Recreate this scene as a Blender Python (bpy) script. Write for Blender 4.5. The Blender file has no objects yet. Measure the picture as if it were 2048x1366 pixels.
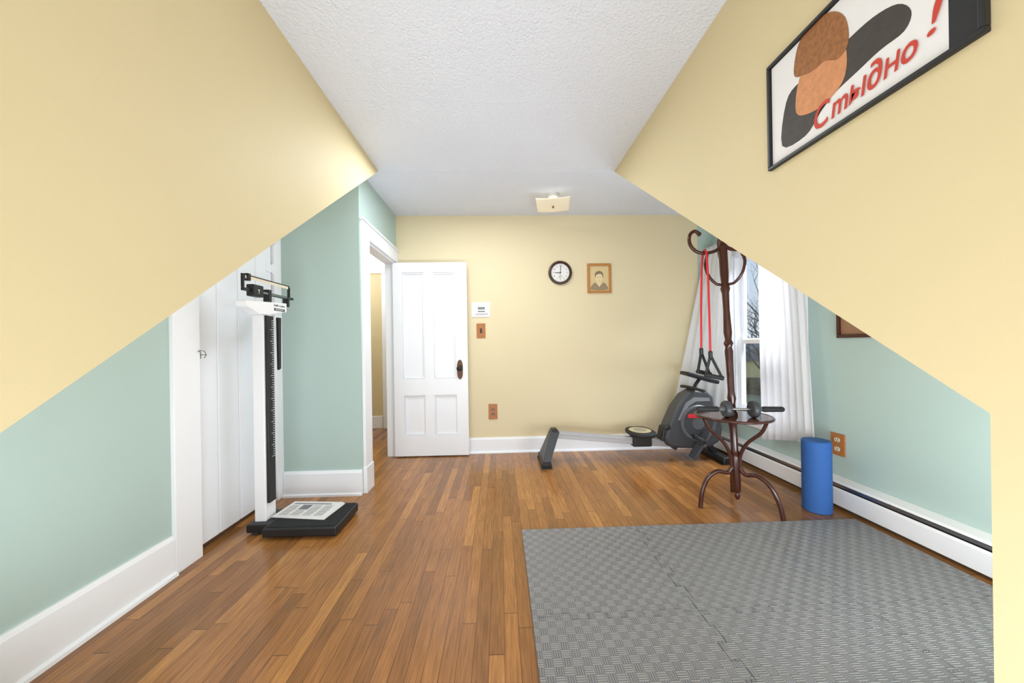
import bpy, bmesh, math, random
from mathutils import Vector, Matrix
random.seed(4)
S = bpy.context.scene
C = S.collection
PI = math.pi
# ------------------------------------------------------------------ camera model
F = 710.0; TH = .034; RO = .015; H = 1.13
RC = Matrix.Rotation(-TH, 3, 'Z') @ Matrix.Rotation(PI/2, 3, 'X') @ Matrix.Rotation(-RO, 3, 'Z')
def ray(px, py): return RC @ Vector(((px-1024)/F, (690-py)/F, -1))
def onX(px, py, X):
    d = ray(px, py); t = X/d.x; return Vector((X, d.y*t, H+d.z*t))
def onY(px, py, Y):
    d = ray(px, py); t = Y/d.y; return Vector((d.x*t, Y, H+d.z*t))
def onZ(px, py, Z):
    d = ray(px, py); t = (Z-H)/d.z; return Vector((d.x*t, d.y*t, Z))
V = Vector
# ------------------------------------------------------------------ materials
def lin(c):
    def f(v):
        v /= 255.
        return v/12.92 if v <= .04045 else ((v+.055)/1.055)**2.4
    return (f(c[0]), f(c[1]), f(c[2]), 1)
class NT:
    def __init__(s, name):
        s.m = bpy.data.materials.new(name); s.m.use_nodes = True
        s.t = s.m.node_tree; s.b = s.t.nodes['Principled BSDF']
        s.out = s.t.nodes['Material Output']
    def n(s, ty, **kw):
        nd = s.t.nodes.new(ty)
        for k, v in kw.items(): setattr(nd, k, v)
        return nd
    def put(s, sock, a):
        if isinstance(a, bpy.types.NodeSocket): s.t.links.new(a, sock)
        else: sock.default_value = a
    def math(s, op, a, b=None, c=None):
        nd = s.n('ShaderNodeMath', operation=op)
        s.put(nd.inputs[0], a)
        if b is not None: s.put(nd.inputs[1], b)
        if c is not None: s.put(nd.inputs[2], c)
        return nd.outputs[0]
    def mix(s, f, a, b, blend='MIX'):
        nd = s.n('ShaderNodeMix', data_type='RGBA', blend_type=blend)
        s.put(nd.inputs[0], f); s.put(nd.inputs[6], a); s.put(nd.inputs[7], b)
        return nd.outputs[2]
    def noise(s, scale, detail=3, vec=None):
        nd = s.n('ShaderNodeTexNoise')
        nd.inputs['Scale'].default_value = scale; nd.inputs['Detail'].default_value = detail
        if vec is None: vec = s.n('ShaderNodeNewGeometry').outputs['Position']
        s.t.links.new(vec, nd.inputs['Vector'])
        return nd.outputs[0]
    def bump(s, h, strength, dist=.01):
        nd = s.n('ShaderNodeBump')
        nd.inputs['Strength'].default_value = strength; nd.inputs['Distance'].default_value = dist
        s.put(nd.inputs['Height'], h); s.t.links.new(nd.outputs[0], s.b.inputs['Normal'])
def mat(name, rgb, rough=.5, metal=0., bump=None, var=None, emit=None, spec=None):
    g = NT(name); col = lin(rgb)
    g.b.inputs['Roughness'].default_value = rough; g.b.inputs['Metallic'].default_value = metal
    g.b.inputs['Base Color'].default_value = col
    if spec is not None: g.b.inputs['Specular IOR Level'].default_value = spec
    v = var or (6., .04)
    nz = g.noise(v[0], 3)
    k = g.math('MULTIPLY_ADD', nz, v[1]*2, 1-v[1])
    dk = g.n('ShaderNodeVectorMath', operation='SCALE'); dk.inputs[0].default_value = col[:3]
    g.t.links.new(k, dk.inputs['Scale']); g.t.links.new(dk.outputs[0], g.b.inputs['Base Color'])
    if bump: g.bump(g.noise(bump[0], 4), bump[1], bump[2] if len(bump) > 2 else .01)
    if emit:
        g.b.inputs['Emission Color'].default_value = col; g.b.inputs['Emission Strength'].default_value = emit
    return g.m
YEL = mat('yellow_paint', (216, 200, 158), .6, bump=(35, .15, .006), var=(2, .02), spec=.3)
YEL_LIT = mat('yellow_paint_lit_back', (226, 212, 176), .6, bump=(35, .15, .006), var=(2, .02), spec=.3)  # same yellow paint, lightened to offset tinted bounce light on the back wall
TEAL = mat('teal_paint', (179, 200, 194), .5, bump=(35, .15, .006), var=(2, .02))
CEIL = mat('stucco_ceiling', (228, 233, 244), .85, bump=(85, .8, .012), var=(4, .02))
TRIM = mat('white_trim_paint', (243, 245, 250), .35, bump=(20, .05, .004), var=(3, .015))
BLK = mat('black_plastic', (26, 26, 28), .45, var=(20, .1))
RUB = mat('black_rubber', (34, 34, 36), .7, bump=(300, .2, .001))
GRY = mat('dark_grey_plastic', (64, 66, 71), .42, var=(15, .06))
LGRY = mat('mid_grey_plastic', (86, 88, 93), .4)
ALU = mat('brushed_aluminium', (176, 176, 180), .4, .35)
STEEL = mat('steel', (150, 150, 152), .3, .9)
WHT = mat('white_enamel', (240, 240, 243), .3)
OAK = mat('oak_wood', (176, 112, 58), .4, bump=(60, .1, .002), var=(40, .2))
MAHO = mat('mahogany_varnish', (66, 32, 25), .2, var=(25, .2))
BRNZ = mat('bronze', (70, 50, 40), .4, .3)
RED = mat('red_rubber', (205, 32, 42), .45)
REDP = mat('red_ink', (200, 62, 44), .6)
PAPER = mat('paper', (232, 230, 228), .7)
INK = mat('dark_ink', (60, 60, 64), .7)
CREAM = mat('cream_plastic', (226, 214, 190), .4)
BROWNP = mat('brown_plastic', (74, 50, 38), .4)
LCD = mat('display_grey', (130, 140, 136), .25)
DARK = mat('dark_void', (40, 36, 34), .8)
BLUE = mat('blue_foam', (46, 96, 168), .75, bump=(160, .5, .003), var=(220, .22))
def floor_mat():
    g = NT('oak_strip_floor')
    pos = g.n('ShaderNodeNewGeometry').outputs['Position']
    sp = g.n('ShaderNodeSeparateXYZ'); g.t.links.new(pos, sp.inputs[0])
    x, y = sp.outputs[0], sp.outputs[1]
    xs = g.math('DIVIDE', x, .057); col = g.math('FLOOR', xs); fx = g.math('FRACT', xs)
    w1 = g.n('ShaderNodeTexWhiteNoise', noise_dimensions='1D'); g.t.links.new(col, w1.inputs['W'])
    ys = g.math('ADD', g.math('DIVIDE', y, .85), g.math('MULTIPLY', w1.outputs['Value'], 9.))
    row = g.math('FLOOR', ys); fy = g.math('FRACT', ys)
    cb = g.n('ShaderNodeCombineXYZ'); g.t.links.new(col, cb.inputs[0]); g.t.links.new(row, cb.inputs[1])
    w2 = g.n('ShaderNodeTexWhiteNoise', noise_dimensions='3D'); g.t.links.new(cb.outputs[0], w2.inputs['Vector'])
    v = w2.outputs['Value']
    rp = g.n('ShaderNodeValToRGB'); g.t.links.new(v, rp.inputs[0])
    e = rp.color_ramp.elements
    e[0].position = 0; e[0].color = lin((140, 93, 50)); e[1].position = 1; e[1].color = lin((188, 131, 72))
    a = e.new(.3); a.color = lin((157, 105, 57)); a = e.new(.75); a.color = lin((170, 115, 62))
    gv = g.n('ShaderNodeCombineXYZ')
    g.t.links.new(g.math('MULTIPLY', x, 170.), gv.inputs[0]); g.t.links.new(g.math('MULTIPLY', y, 8.), gv.inputs[1])
    g.t.links.new(g.math('MULTIPLY', v, 60.), gv.inputs[2])
    gr = g.noise(1., 6, gv.outputs[0])
    gm = g.n('ShaderNodeMapRange'); g.t.links.new(gr, gm.inputs[0])
    gm.inputs[1].default_value = .32; gm.inputs[2].default_value = .68; gm.inputs[3].default_value = .68; gm.inputs[4].default_value = 1.14
    big = g.noise(1.1, 3)
    bm2 = g.math('MULTIPLY_ADD', big, .6, .69)
    sc = g.n('ShaderNodeVectorMath', operation='SCALE'); g.t.links.new(rp.outputs[0], sc.inputs[0])
    g.t.links.new(g.math('MULTIPLY', gm.outputs[0], bm2), sc.inputs['Scale'])
    gap = g.math('MAXIMUM', g.math('LESS_THAN', fx, .04), g.math('LESS_THAN', fy, .004))
    c = g.mix(g.math('MULTIPLY', gap, .68), sc.outputs[0], lin((48, 28, 14)))
    g.t.links.new(c, g.b.inputs['Base Color'])
    g.put(g.b.inputs['Roughness'], g.math('MULTIPLY_ADD', gr, .16, .14))
    g.bump(g.math('SUBTRACT', g.math('MULTIPLY', gr, .1), gap), .25, .002)
    return g.m
FLOOR = floor_mat()
def tile_mat():
    g = NT('grey_woven_foam')
    pos = g.n('ShaderNodeNewGeometry').outputs['Position']
    sp = g.n('ShaderNodeSeparateXYZ'); g.t.links.new(pos, sp.inputs[0])
    s = .034
    xs = g.math('DIVIDE', sp.outputs[0], s); ys = g.math('DIVIDE', sp.outputs[1], s)
    par = g.math('MODULO', g.math('ADD', g.math('FLOOR', xs), g.math('FLOOR', g.math('ADD', ys, 50.))), 2.)
    wx = g.math('PINGPONG', g.math('MULTIPLY', xs, 4.), .5); wy = g.math('PINGPONG', g.math('MULTIPLY', ys, 4.), .5)
    mx = g.n('ShaderNodeMix'); mx.data_type = 'FLOAT'
    g.put(mx.inputs[0], par); g.put(mx.inputs[2], wx); g.put(mx.inputs[3], wy)
    st = g.math('MULTIPLY', mx.outputs[0], 2.)
    c0 = g.mix(par, lin((142, 141, 143)), lin((158, 157, 159)))  # lighter and darker cells paint in the sheen of the differing rib directions
    c = g.mix(g.math('MULTIPLY', g.math('LESS_THAN', st, .33), .62), c0, lin((68, 67, 68)))
    g.t.links.new(c, g.b.inputs['Base Color'])
    g.b.inputs['Roughness'].default_value = .32
    g.bump(st, .85, .003)
    return g.m
TILE = tile_mat()
def curtain_mat():
    g = NT('sheer_white_cloth')
    d = g.n('ShaderNodeBsdfDiffuse'); d.inputs[0].default_value = (.93, .93, .95, 1)
    t = g.n('ShaderNodeBsdfTranslucent'); t.inputs[0].default_value = (.94, .94, .96, 1)
    tr = g.n('ShaderNodeBsdfTransparent')
    m1 = g.n('ShaderNodeMixShader'); m1.inputs[0].default_value = .42
    g.t.links.new(d.outputs[0], m1.inputs[1]); g.t.links.new(t.outputs[0], m1.inputs[2])
    m2 = g.n('ShaderNodeMixShader')
    nz = g.noise(400, 1)
    g.put(m2.inputs[0], g.math('MULTIPLY', nz, .3))
    g.t.links.new(m1.outputs[0], m2.inputs[1]); g.t.links.new(tr.outputs[0], m2.inputs[2])
    g.t.links.new(m2.outputs[0], g.out.inputs[0])
    return g.m
CURT = curtain_mat()
def glass_mat():
    g = NT('window_glass')
    tr = g.n('ShaderNodeBsdfTransparent'); gl = g.n('ShaderNodeBsdfGlossy'); gl.inputs['Roughness'].default_value = .02
    m = g.n('ShaderNodeMixShader'); m.inputs[0].default_value = .05
    nz = g.noise(3, 1); g.put(m.inputs[0], g.math('MULTIPLY', nz, .08))
    g.t.links.new(tr.outputs[0], m.inputs[1]); g.t.links.new(gl.outputs[0], m.inputs[2]); g.t.links.new(m.outputs[0], g.out.inputs[0])
    return g.m
GLASS = glass_mat()
SHADE = mat('frosted_glass', (240, 230, 208), .25, emit=.16)
# ------------------------------------------------------------------ mesh builder
def cr(pts, n=6):
    pts = [V(p) for p in pts]; P = [pts[0]*2-pts[1]] + pts + [pts[-1]*2-pts[-2]]; out = []
    for i in range(1, len(P)-2):
        a, b, c, d = P[i-1:i+3]
        for k in range(n):
            t = k/n
            out.append(.5*((2*b)+(c-a)*t+(2*a-5*b+4*c-d)*t*t+(3*b-a-3*c+d)*t**3))
    out.append(pts[-1]); return out
def crc(pts, n=5):
    pts = [V((p[0], p[1])) for p in pts]; m = len(pts); out = []
    for i in range(m):
        a, b, c, d = pts[i-1], pts[i], pts[(i+1) % m], pts[(i+2) % m]
        for k in range(n):
            t = k/n
            q = .5*((2*b)+(c-a)*t+(2*a-5*b+4*c-d)*t*t+(3*b-a-3*c+d)*t**3); out.append((q.x, q.y))
    return out
def basis(o, x, y, z):
    return Matrix(((x[0], y[0], z[0], o[0]), (x[1], y[1], z[1], o[1]), (x[2], y[2], z[2], o[2]), (0, 0, 0, 1)))
def axis_basis(o, z):
    z = V(z).normalized(); a = V((1, 0, 0)) if abs(z.x) < .9 else V((0, 1, 0))
    x = a.cross(z).normalized(); y = z.cross(x); return basis(o, x, y, z)
def on_back(o): return basis(o, (1, 0, 0), (0, 0, 1), (0, -1, 0))
def on_right(o): return basis(o, (0, -1, 0), (0, 0, 1), (-1, 0, 0))
def on_left(o): return basis(o, (0, 1, 0), (0, 0, 1), (1, 0, 0))
class MB:
    def __init__(s): s.bm = bmesh.new()
    def box(s, x0, x1, y0, y1, z0, z1, mi=0):
        v = [s.bm.verts.new((x, y, z)) for z in (z0, z1) for y in (y0, y1) for x in (x0, x1)]
        for f in ((0, 1, 3, 2), (4, 6, 7, 5), (0, 4, 5, 1), (2, 3, 7, 6), (0, 2, 6, 4), (1, 5, 7, 3)):
            s.bm.faces.new([v[i] for i in f]).material_index = mi
        return s
    def prism(s, pts, ax, a, b, mi=0):
        def mk(p, q): return {'x': (q, p[0], p[1]), 'y': (p[0], q, p[1]), 'z': (p[0], p[1], q)}[ax]
        A = [s.bm.verts.new(mk(p, a)) for p in pts]; B = [s.bm.verts.new(mk(p, b)) for p in pts]
        n = len(pts)
        s.bm.faces.new(A).material_index = mi; s.bm.faces.new(B[::-1]).material_index = mi
        for i in range(n):
            j = (i+1) % n
            s.bm.faces.new((A[i], B[i], B[j], A[j])).material_index = mi
        return s
    def tube(s, pts, r, n=10, mi=0, closed=False):
        pts = [V(p) for p in pts]; m = len(pts)
        rr = r if isinstance(r, (list, tuple)) else [r]*m
        rings = []; up = None
        for i, p in enumerate(pts):
            if closed: t = (pts[(i+1) % m]-pts[i-1])
            else: t = pts[min(i+1, m-1)]-pts[max(i-1, 0)]
            t.normalize()
            if up is None:
                up = V((0, 0, 1)) if abs(t.z) < .9 else V((1, 0, 0))
            up = (up-t*up.dot(t))
            if up.length < 1e-4: up = t.orthogonal()
            up.normalize(); sd = t.cross(up)
            rings.append([s.bm.verts.new(p+(up*math.cos(2*PI*k/n)+sd*math.sin(2*PI*k/n))*rr[i]) for k in range(n)])
        for i in range(m if closed else m-1):
            A, B = rings[i], rings[(i+1) % m]
            for k in range(n):
                s.bm.faces.new((A[k], A[(k+1) % n], B[(k+1) % n], B[k])).material_index = mi
        if not closed:
            s.bm.faces.new(rings[0][::-1]).material_index = mi; s.bm.faces.new(rings[-1]).material_index = mi
        return s
    def bar(s, a, b, w, h, mi=0, up=(0, 0, 1)):
        a = V(a); b = V(b); t = (b-a).normalized(); u = V(up); u = (u-t*u.dot(t)).normalized(); sd = t.cross(u)
        v = [s.bm.verts.new(p+sd*i*w/2+u*j*h/2) for p in (a, b) for (i, j) in ((-1, -1), (1, -1), (1, 1), (-1, 1))]
        for f in ((0, 1, 2, 3), (7, 6, 5, 4), (0, 4, 5, 1), (1, 5, 6, 2), (2, 6, 7, 3), (3, 7, 4, 0)):
            s.bm.faces.new([v[i] for i in f]).material_index = mi
        return s
    def lathe(s, prof, M=Matrix(), n=28, mi=0):
        rings = []
        for (r, h) in prof:
            if r < 1e-6: rings.append([s.bm.verts.new(M @ V((0, 0, h)))])
            else: rings.append([s.bm.verts.new(M @ V((r*math.cos(2*PI*k/n), r*math.sin(2*PI*k/n), h))) for k in range(n)])
        for A, B in zip(rings, rings[1:]):
            for k in range(n):
                l = (k+1) % n
                if len(A) == 1 and len(B) == 1: continue
                if len(A) == 1: f = (A[0], B[k], B[l])
                elif len(B) == 1: f = (A[k], A[l], B[0])
                else: f = (A[k], A[l], B[l], B[k])
                s.bm.faces.new(f).material_index = mi
        if len(rings[0]) > 1: s.bm.faces.new(rings[0][::-1]).material_index = mi
        if len(rings[-1]) > 1: s.bm.faces.new(rings[-1]).material_index = mi
        return s
    def grid(s, rows, mi=0):
        vs = [[s.bm.verts.new(p) for p in r] for r in rows]
        for i in range(len(vs)-1):
            for j in range(len(vs[0])-1):
                s.bm.faces.new((vs[i][j], vs[i][j+1], vs[i+1][j+1], vs[i+1][j])).material_index = mi
        return s
    def poly(s, pts, z0, z1, mi=0): return s.prism(pts, 'z', z0, z1, mi)
    def add(s, o):
        me = bpy.data.meshes.new('q'); o.bm.to_mesh(me); s.bm.from_mesh(me); o.bm.free(); bpy.data.meshes.remove(me); return s
    def text(s, txt, size, M, mi=0, shear=0., ext=.0004, offset=0., base=False):
        cu = bpy.data.curves.new('t', 'FONT'); cu.body = txt; cu.size = size
        cu.align_x = 'LEFT' if base else 'CENTER'; cu.align_y = 'BOTTOM_BASELINE' if base else 'CENTER'
        cu.extrude = ext; cu.shear = shear; cu.offset = offset; cu.resolution_u = 3
        o = bpy.data.objects.new('t', cu); C.objects.link(o); bpy.context.view_layer.update()
        me = bpy.data.meshes.new_from_object(o.evaluated_get(bpy.context.evaluated_depsgraph_get()))
        me.transform(M); n0 = len(s.bm.faces); s.bm.from_mesh(me); s.bm.faces.ensure_lookup_table()
        for f in s.bm.faces[n0:]: f.material_index = mi
        bpy.data.objects.remove(o); bpy.data.curves.remove(cu); bpy.data.meshes.remove(me)
        return s
    def tf(s, M): bmesh.ops.transform(s.bm, matrix=M, verts=s.bm.verts); return s
WL = {}
def build(name, mb, mats, parent=None, bevel=0., smooth=False, origin=None, solid=0.):
    bm = mb.bm
    if not solid: bmesh.ops.recalc_face_normals(bm, faces=bm.faces)
    if parent is not None: off = WL[parent.name]
    elif origin is not None: off = V(origin)
    else:
        xs = [v.co for v in bm.verts]
        off = V(((min(p.x for p in xs)+max(p.x for p in xs))/2, (min(p.y for p in xs)+max(p.y for p in xs))/2, min(p.z for p in xs)))
    bmesh.ops.translate(bm, vec=-off, verts=bm.verts)
    me = bpy.data.meshes.new(name); bm.to_mesh(me); bm.free()
    for m in (mats if isinstance(mats, (list, tuple)) else [mats]): me.materials.append(m)
    o = bpy.data.objects.new(name, me); C.objects.link(o)
    if parent is not None: o.parent = parent
    else: o.location = off
    WL[o.name] = off
    if smooth:
        for p in me.polygons: p.use_smooth = True
        me.set_sharp_from_angle(angle=math.radians(38))
    if solid:
        md = o.modifiers.new('s', 'SOLIDIFY'); md.thickness = solid; md.offset = 0
    if bevel:
        md = o.modifiers.new('b', 'BEVEL'); md.width = bevel; md.segments = 2; md.limit_method = 'ANGLE'; md.angle_limit = math.radians(40)
    return o
def tag(o, label, cat, group=None, kind=None):
    o['label'] = label; o['category'] = cat
    if group: o['group'] = group
    if kind: o['kind'] = kind
    return o
def thing(name, loc, label, cat, group=None):
    o = bpy.data.objects.new(name, None); C.objects.link(o); o.location = loc; o.empty_display_size = .05
    WL[o.name] = V(loc); return tag(o, label, cat, group)
def struct(name, mb, m, bevel=0., smooth=False):
    o = build(name, mb, m, None, bevel, smooth); o['kind'] = 'structure'; return o
def struct_root(name, loc):
    o = bpy.data.objects.new(name, None); C.objects.link(o); o.location = loc; o.empty_display_size = .05
    WL[o.name] = V(loc); o['kind'] = 'structure'; return o
# ------------------------------------------------------------------ room shell
XL, XD, XR, YB, YK, CH = -1.66, -1.07, 2.31, 3.75, .644, 2.5
DL, DR, YJ, YA = -.925, .93, 2.77, 2.8
KZ = .986; SL = (CH-KZ)/(YA-YK)
KZL = .95; SLL = (CH-KZL)/(YA-YK)
def zr(y): return min(CH, CH-SL*(YA-y))
def zl(y): return min(CH, CH-SLL*(YA-y))
YF = -.75
struct('floor', MB().box(-3.1, 2.41, YF-.1, 5.1, -.1, 0), FLOOR)
struct('ceiling', MB().box(-3.1, 2.41, YF-.1, 5.1, CH, CH+.1), CEIL)
seam = MB(); seam.box(DL, DR, YA-.004, YA+.004, CH-.003, CH-.0002); seam.box(DL, DR, 2.0, 2.005, CH-.0022, CH-.0002)
struct('trim_1', seam, CEIL)
struct('wall_dormer_left', MB().prism([(YF, 0), (YK, 0), (YK, KZL), (YA, CH), (YF, CH)], 'x', DL-.08, DL), YEL)
struct('wall_dormer_right', MB().prism([(YF, 0), (YK, 0), (YK, KZ), (YA, CH), (YF, CH)], 'x', DR, DR+.08), YEL)
struct('ceiling_slope_left', MB().prism([(YK, KZL), (YA, CH), (YA-.08, CH), (YK, KZL+.06)], 'x', XL-.1, DL-.08), YEL)
struct('ceiling_slope_right', MB().prism([(YK, KZ), (YA, CH), (YA-.08, CH), (YK, KZ+.06)], 'x', DR+.08, XR+.1), YEL)
struct('wall_knee_left', MB().box(XL-.1, DL-.08, YK-.08, YK, 0, KZL+.06), TEAL)
struct('wall_knee_right', MB().box(DR+.08, XR+.1, YK-.08, YK, 0, KZ+.06), TEAL)
wf = MB(); wf.box(DL-.08, -.6, YF-.1, YF, 0, CH); wf.box(.6, DR+.08, YF-.1, YF, 0, CH); wf.box(-.6, .6, YF-.1, YF, 0, .6); wf.box(-.6, .6, YF-.1, YF, 2.05, CH)
struct('wall_front', wf, YEL)
w2 = struct_root('window_2', (0, YF-.05, .6))
fr = MB(); fr.box(-.6, -.55, YF-.08, YF-.02, .6, 2.05); fr.box(.55, .6, YF-.08, YF-.02, .6, 2.05); fr.box(-.55, .55, YF-.08, YF-.02, .6, .65); fr.box(-.55, .55, YF-.08, YF-.02, 2.0, 2.05); fr.box(-.55, .55, YF-.07, YF-.03, 1.3, 1.35)
build('window_frame', fr, TRIM, w2)
# left gable wall, closet surround
struct('wall_left', MB().prism([(YK, 0), (1.84, 0), (1.84, zl(1.84)), (YK, KZL)], 'x', XL-.1, XL), TEAL)
struct('wall_closet', MB().prism([(1.84, 0), (YJ, 0), (YJ, zl(YJ)), (1.84, zl(1.84))], 'x', XL-.2, XL-.1), TRIM)
tr = MB()
tr.prism([(1.84, 0), (2.0, 0), (2.0, zl(2.0)-.002), (1.84, zl(1.84)-.002)], 'x', XL-.1, XL+.02)
tr.prism([(2.69, 0), (YJ, 0), (YJ, zl(YJ)-.002), (2.69, zl(2.69)-.002)], 'x', XL-.1, XL+.0)
tr.prism([(2.0, 1.90), (2.69, 1.90), (2.69, zl(2.69)-.002), (2.0, zl(2.0)-.002)], 'x', XL-.1, XL+.02)
struct('trim_2', tr, TRIM, .003)
# closet plank door
d2 = struct_root('door_2', (XL-.04, 2.34, .035))
y = 2.005
for i, wd in enumerate((.17, .17, .17, .17)):
    pb = MB().box(XL-.05, XL-.022, y, y+wd-.004, .035, 1.895); y += wd
    build('plank', pb, TRIM, d2, .004)
lt = MB()
p = onX(412, 703, XL+.02)
lt.tube(cr([(XL+.022, 1.988, p.z), (XL+.03, 1.994, p.z+.006), (XL+.03, 2.016, p.z), (XL+.022, 2.034, p.z-.016), (XL+.012, 2.038, p.z-.036)]), .0022, 6)
lt.tube(cr([(XL+.021, 1.984, p.z), (XL+.034, 1.984, p.z+.006), (XL+.034, 1.984, p.z-.008)]), .002, 6)
lt.box(XL-.022, XL-.016, 2.03, 2.05, p.z-.04, p.z-.005); lt.tube([(XL-.016, 2.039, p.z-.018), (XL+.024, 2.039, p.z-.018)], .002, 6)
build('hook_latch', lt, STEEL, d2, smooth=True)
for z in (.42, 1.72):
    hg = MB().box(XL-.022, XL-.016, 2.62, 2.685, z-.03, z+.03); hg.tube([(XL-.014, 2.688, z-.035), (XL-.014, 2.688, z+.035)], .006, 8)
    build('hinge', hg, TRIM, d2)
# jog wall, hall door wall
struct('wall_jog', MB().box(XL-.2, XD-.1, YJ, YJ+.1, 0, CH), TEAL)
OY0, OY1, OZ = 2.93, 3.70, 2.0
wd = MB(); wd.box(XD-.1, XD, YJ, OY0, 0, CH); wd.box(XD-.1, XD, OY0, OY1, OZ, CH); wd.box(XD-.1, XD, OY1, YB, 0, CH)
struct('wall_doorway', wd, TEAL)
cs = MB()
cs.box(XD, XD+.022, 2.785, OY0, .0, OZ); cs.box(XD, XD+.03, 2.78, OY0+.004, 0, .2)
cs.box(XD, XD+.022, 2.785, OY1+.048, OZ, OZ+.12); cs.box(XD, XD+.036, 2.775, OY1+.048, OZ+.12, OZ+.135)
cs.box(XD, XD+.016, OY1+.004, OY1+.048, 0, OZ)
cs.box(XD-.102, XD+.001, OY0-.001, OY0+.018, 0, OZ); cs.box(XD-.102, XD+.001, OY1-.006, OY1+.003, 0, OZ); cs.box(XD-.102, XD+.001, OY0+.018, OY1-.006, OZ-.018, OZ+.001)
cs.box(XD-.122, XD-.1, 2.88, OY0+.01, 0, OZ+.1); cs.box(XD-.06, XD-.03, OY0+.018, OY0+.03, 0, OZ-.018)
struct('trim_3', cs, TRIM, .003)
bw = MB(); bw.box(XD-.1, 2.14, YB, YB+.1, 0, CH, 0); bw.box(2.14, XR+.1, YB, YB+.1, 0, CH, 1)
struct('wall_back', bw, [YEL_LIT, TEAL])
# hall beyond the doorway
struct('wall_hall_back', MB().box(-3.1, -1.07, 5.0, 5.1, 0, CH), YEL)
struct('wall_hall_left', MB().box(-3.1, -3.0, 2.87, 5.0, 0, CH), YEL)
struct('wall_hall_right', MB().box(XD-.1, XD, YB+.1, 5.0, 0, CH), YEL)
struct('wall_hall_front', MB().box(-3.0, XL-.2, 2.77, 2.87, 0, CH), YEL)
struct('baseboard_hall', MB().box(-3.0, -1.64, 4.98, 5.0, 0, .17), TRIM, .004)
ht = MB(); ht.box(-1.63, -1.50, 4.975, 5.0, 0, 2.15); ht.box(-3.0, -1.17, 4.97, 5.0, 2.15, 2.5)
struct('trim_4', ht, TRIM, .003)
d3 = struct_root('door_3', (-1.33, 4.985, .01)); build('door_slab', MB().box(-1.495, -1.18, 4.97, 4.998, .01, 2.14), TRIM, d3)
# right gable wall with window
WY0, WY1, WZ0, WZ1 = 2.69, 3.42, .47, 1.96
wr = MB()
wr.prism([(YK, 0), (WY0, 0), (WY0, zr(WY0)), (YK, KZ)], 'x', XR, XR+.1)
wr.box(XR, XR+.1, WY1, YB, 0, CH); wr.box(XR, XR+.1, WY0, WY1, 0, WZ0)
wr.prism([(WY0, WZ1), (WY1, WZ1), (WY1, CH), (YA, CH), (WY0, zr(WY0))], 'x', XR, XR+.1)
struct('wall_right', wr, TEAL)
w1 = struct_root('window_1', (XR, (WY0+WY1)/2, WZ0))
cs = MB(); cs.box(XR-.022, XR, WY0-.11, WY0, WZ0-.02, WZ1+.12); cs.box(XR-.022, XR, WY1, WY1+.11, WZ0-.02, WZ1+.12); cs.box(XR-.022, XR, WY0, WY1, WZ1, WZ1+.12); cs.box(XR-.018, XR, WY0-.11, WY1+.11, WZ0-.12, WZ0-.02)
build('window_casing', cs, TRIM, w1, .003)
build('sill', MB().box(XR-.05, XR+.04, WY0-.13, WY1+.13, WZ0-.02, WZ0+.008), TRIM, w1, .004)
jb = MB(); jb.box(XR, XR+.1, WY0, WY0+.015, WZ0, WZ1); jb.box(XR, XR+.1, WY1-.015, WY1, WZ0, WZ1); jb.box(XR, XR+.1, WY0+.015, WY1-.015, WZ1-.015, WZ1)
build('window_jamb', jb, TRIM, w1)
def sash(z0, z1, x0):
    y0, y1 = WY0+.016, WY1-.016; s_ = MB()
    s_.box(x0, x0+.032, y0, y0+.045, z0, z1); s_.box(x0, x0+.032, y1-.045, y1, z0, z1)
    s_.box(x0, x0+.032, y0+.045, y1-.045, z0, z0+.05); s_.box(x0, x0+.032, y0+.045, y1-.045, z1-.04, z1)
    so = build('sash', s_, TRIM, w1, .003)
    build('pane', MB().box(x0+.014, x0+.018, y0+.04, y1-.04, z0+.045, z1-.035), GLASS, so)
sash(WZ0+.01, 1.15, XR+.02); sash(1.11, WZ1-.016, XR+.056)
# baseboards
def bb(name, pts, ax, a, b): struct(name, MB().prism(pts, ax, a, b), TRIM)
def bprof(s, base, h): return [(base, 0), (base+s*.034, 0), (base+s*.032, .014), (base+s*.018, .022), (base+s*.018, h-.02), (base+s*.01, h), (base, h)]
bb('baseboard_left', bprof(1, XL, .2), 'y', YK, 1.838)
bb('baseboard_jog', [(YJ-q[0], q[1]) for q in bprof(1, 0, .19)], 'x', XL+.002, XD+.0)
bb('baseboard_back', [(YB-q[0], q[1]) for q in bprof(1, 0, .16)], 'x', XD+.02, XR-.08)
# ------------------------------------------------------------------ hall door (open, in front of back wall)
d1 = struct_root('door_1', (-1.08, 3.68, .01))
dx0, dx1, dz0, dz1, dyf, dyb = -1.082, -.332, .012, 1.985, 3.65, 3.69
def dX(px): return onY(px, 690, dyf).x
def dZ(py): return onY(860, py, dyf).z
pans = [(806, 849, 545, 757), (868, 912, 545, 757), (808, 853, 790, 870), (870, 914, 790, 870)]
P4 = [(dX(a), dX(b), dZ(d), dZ(c)) for a, b, c, d in pans]
ds = MB()
ds.box(dx0, dx1, dyf+.02, dyb, dz0, dz1)
xa, xb, xc, xd_ = P4[0][0], P4[0][1], P4[1][0], P4[1][1]
ds.box(dx0, xa, dyf, dyf+.02, dz0, dz1); ds.box(xd_, dx1, dyf, dyf+.02, dz0, dz1); ds.box(xb, xc, dyf, dyf+.02, dz0, dz1)
for (a, b) in ((xa, xb), (xc, xd_)):
    ds.box(a, b, dyf, dyf+.02, dz0, P4[2][2]); ds.box(a, b, dyf, dyf+.02, P4[2][3], P4[0][2]); ds.box(a, b, dyf, dyf+.02, P4[0][3], dz1)
build('door_slab', ds, TRIM, d1)
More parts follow.
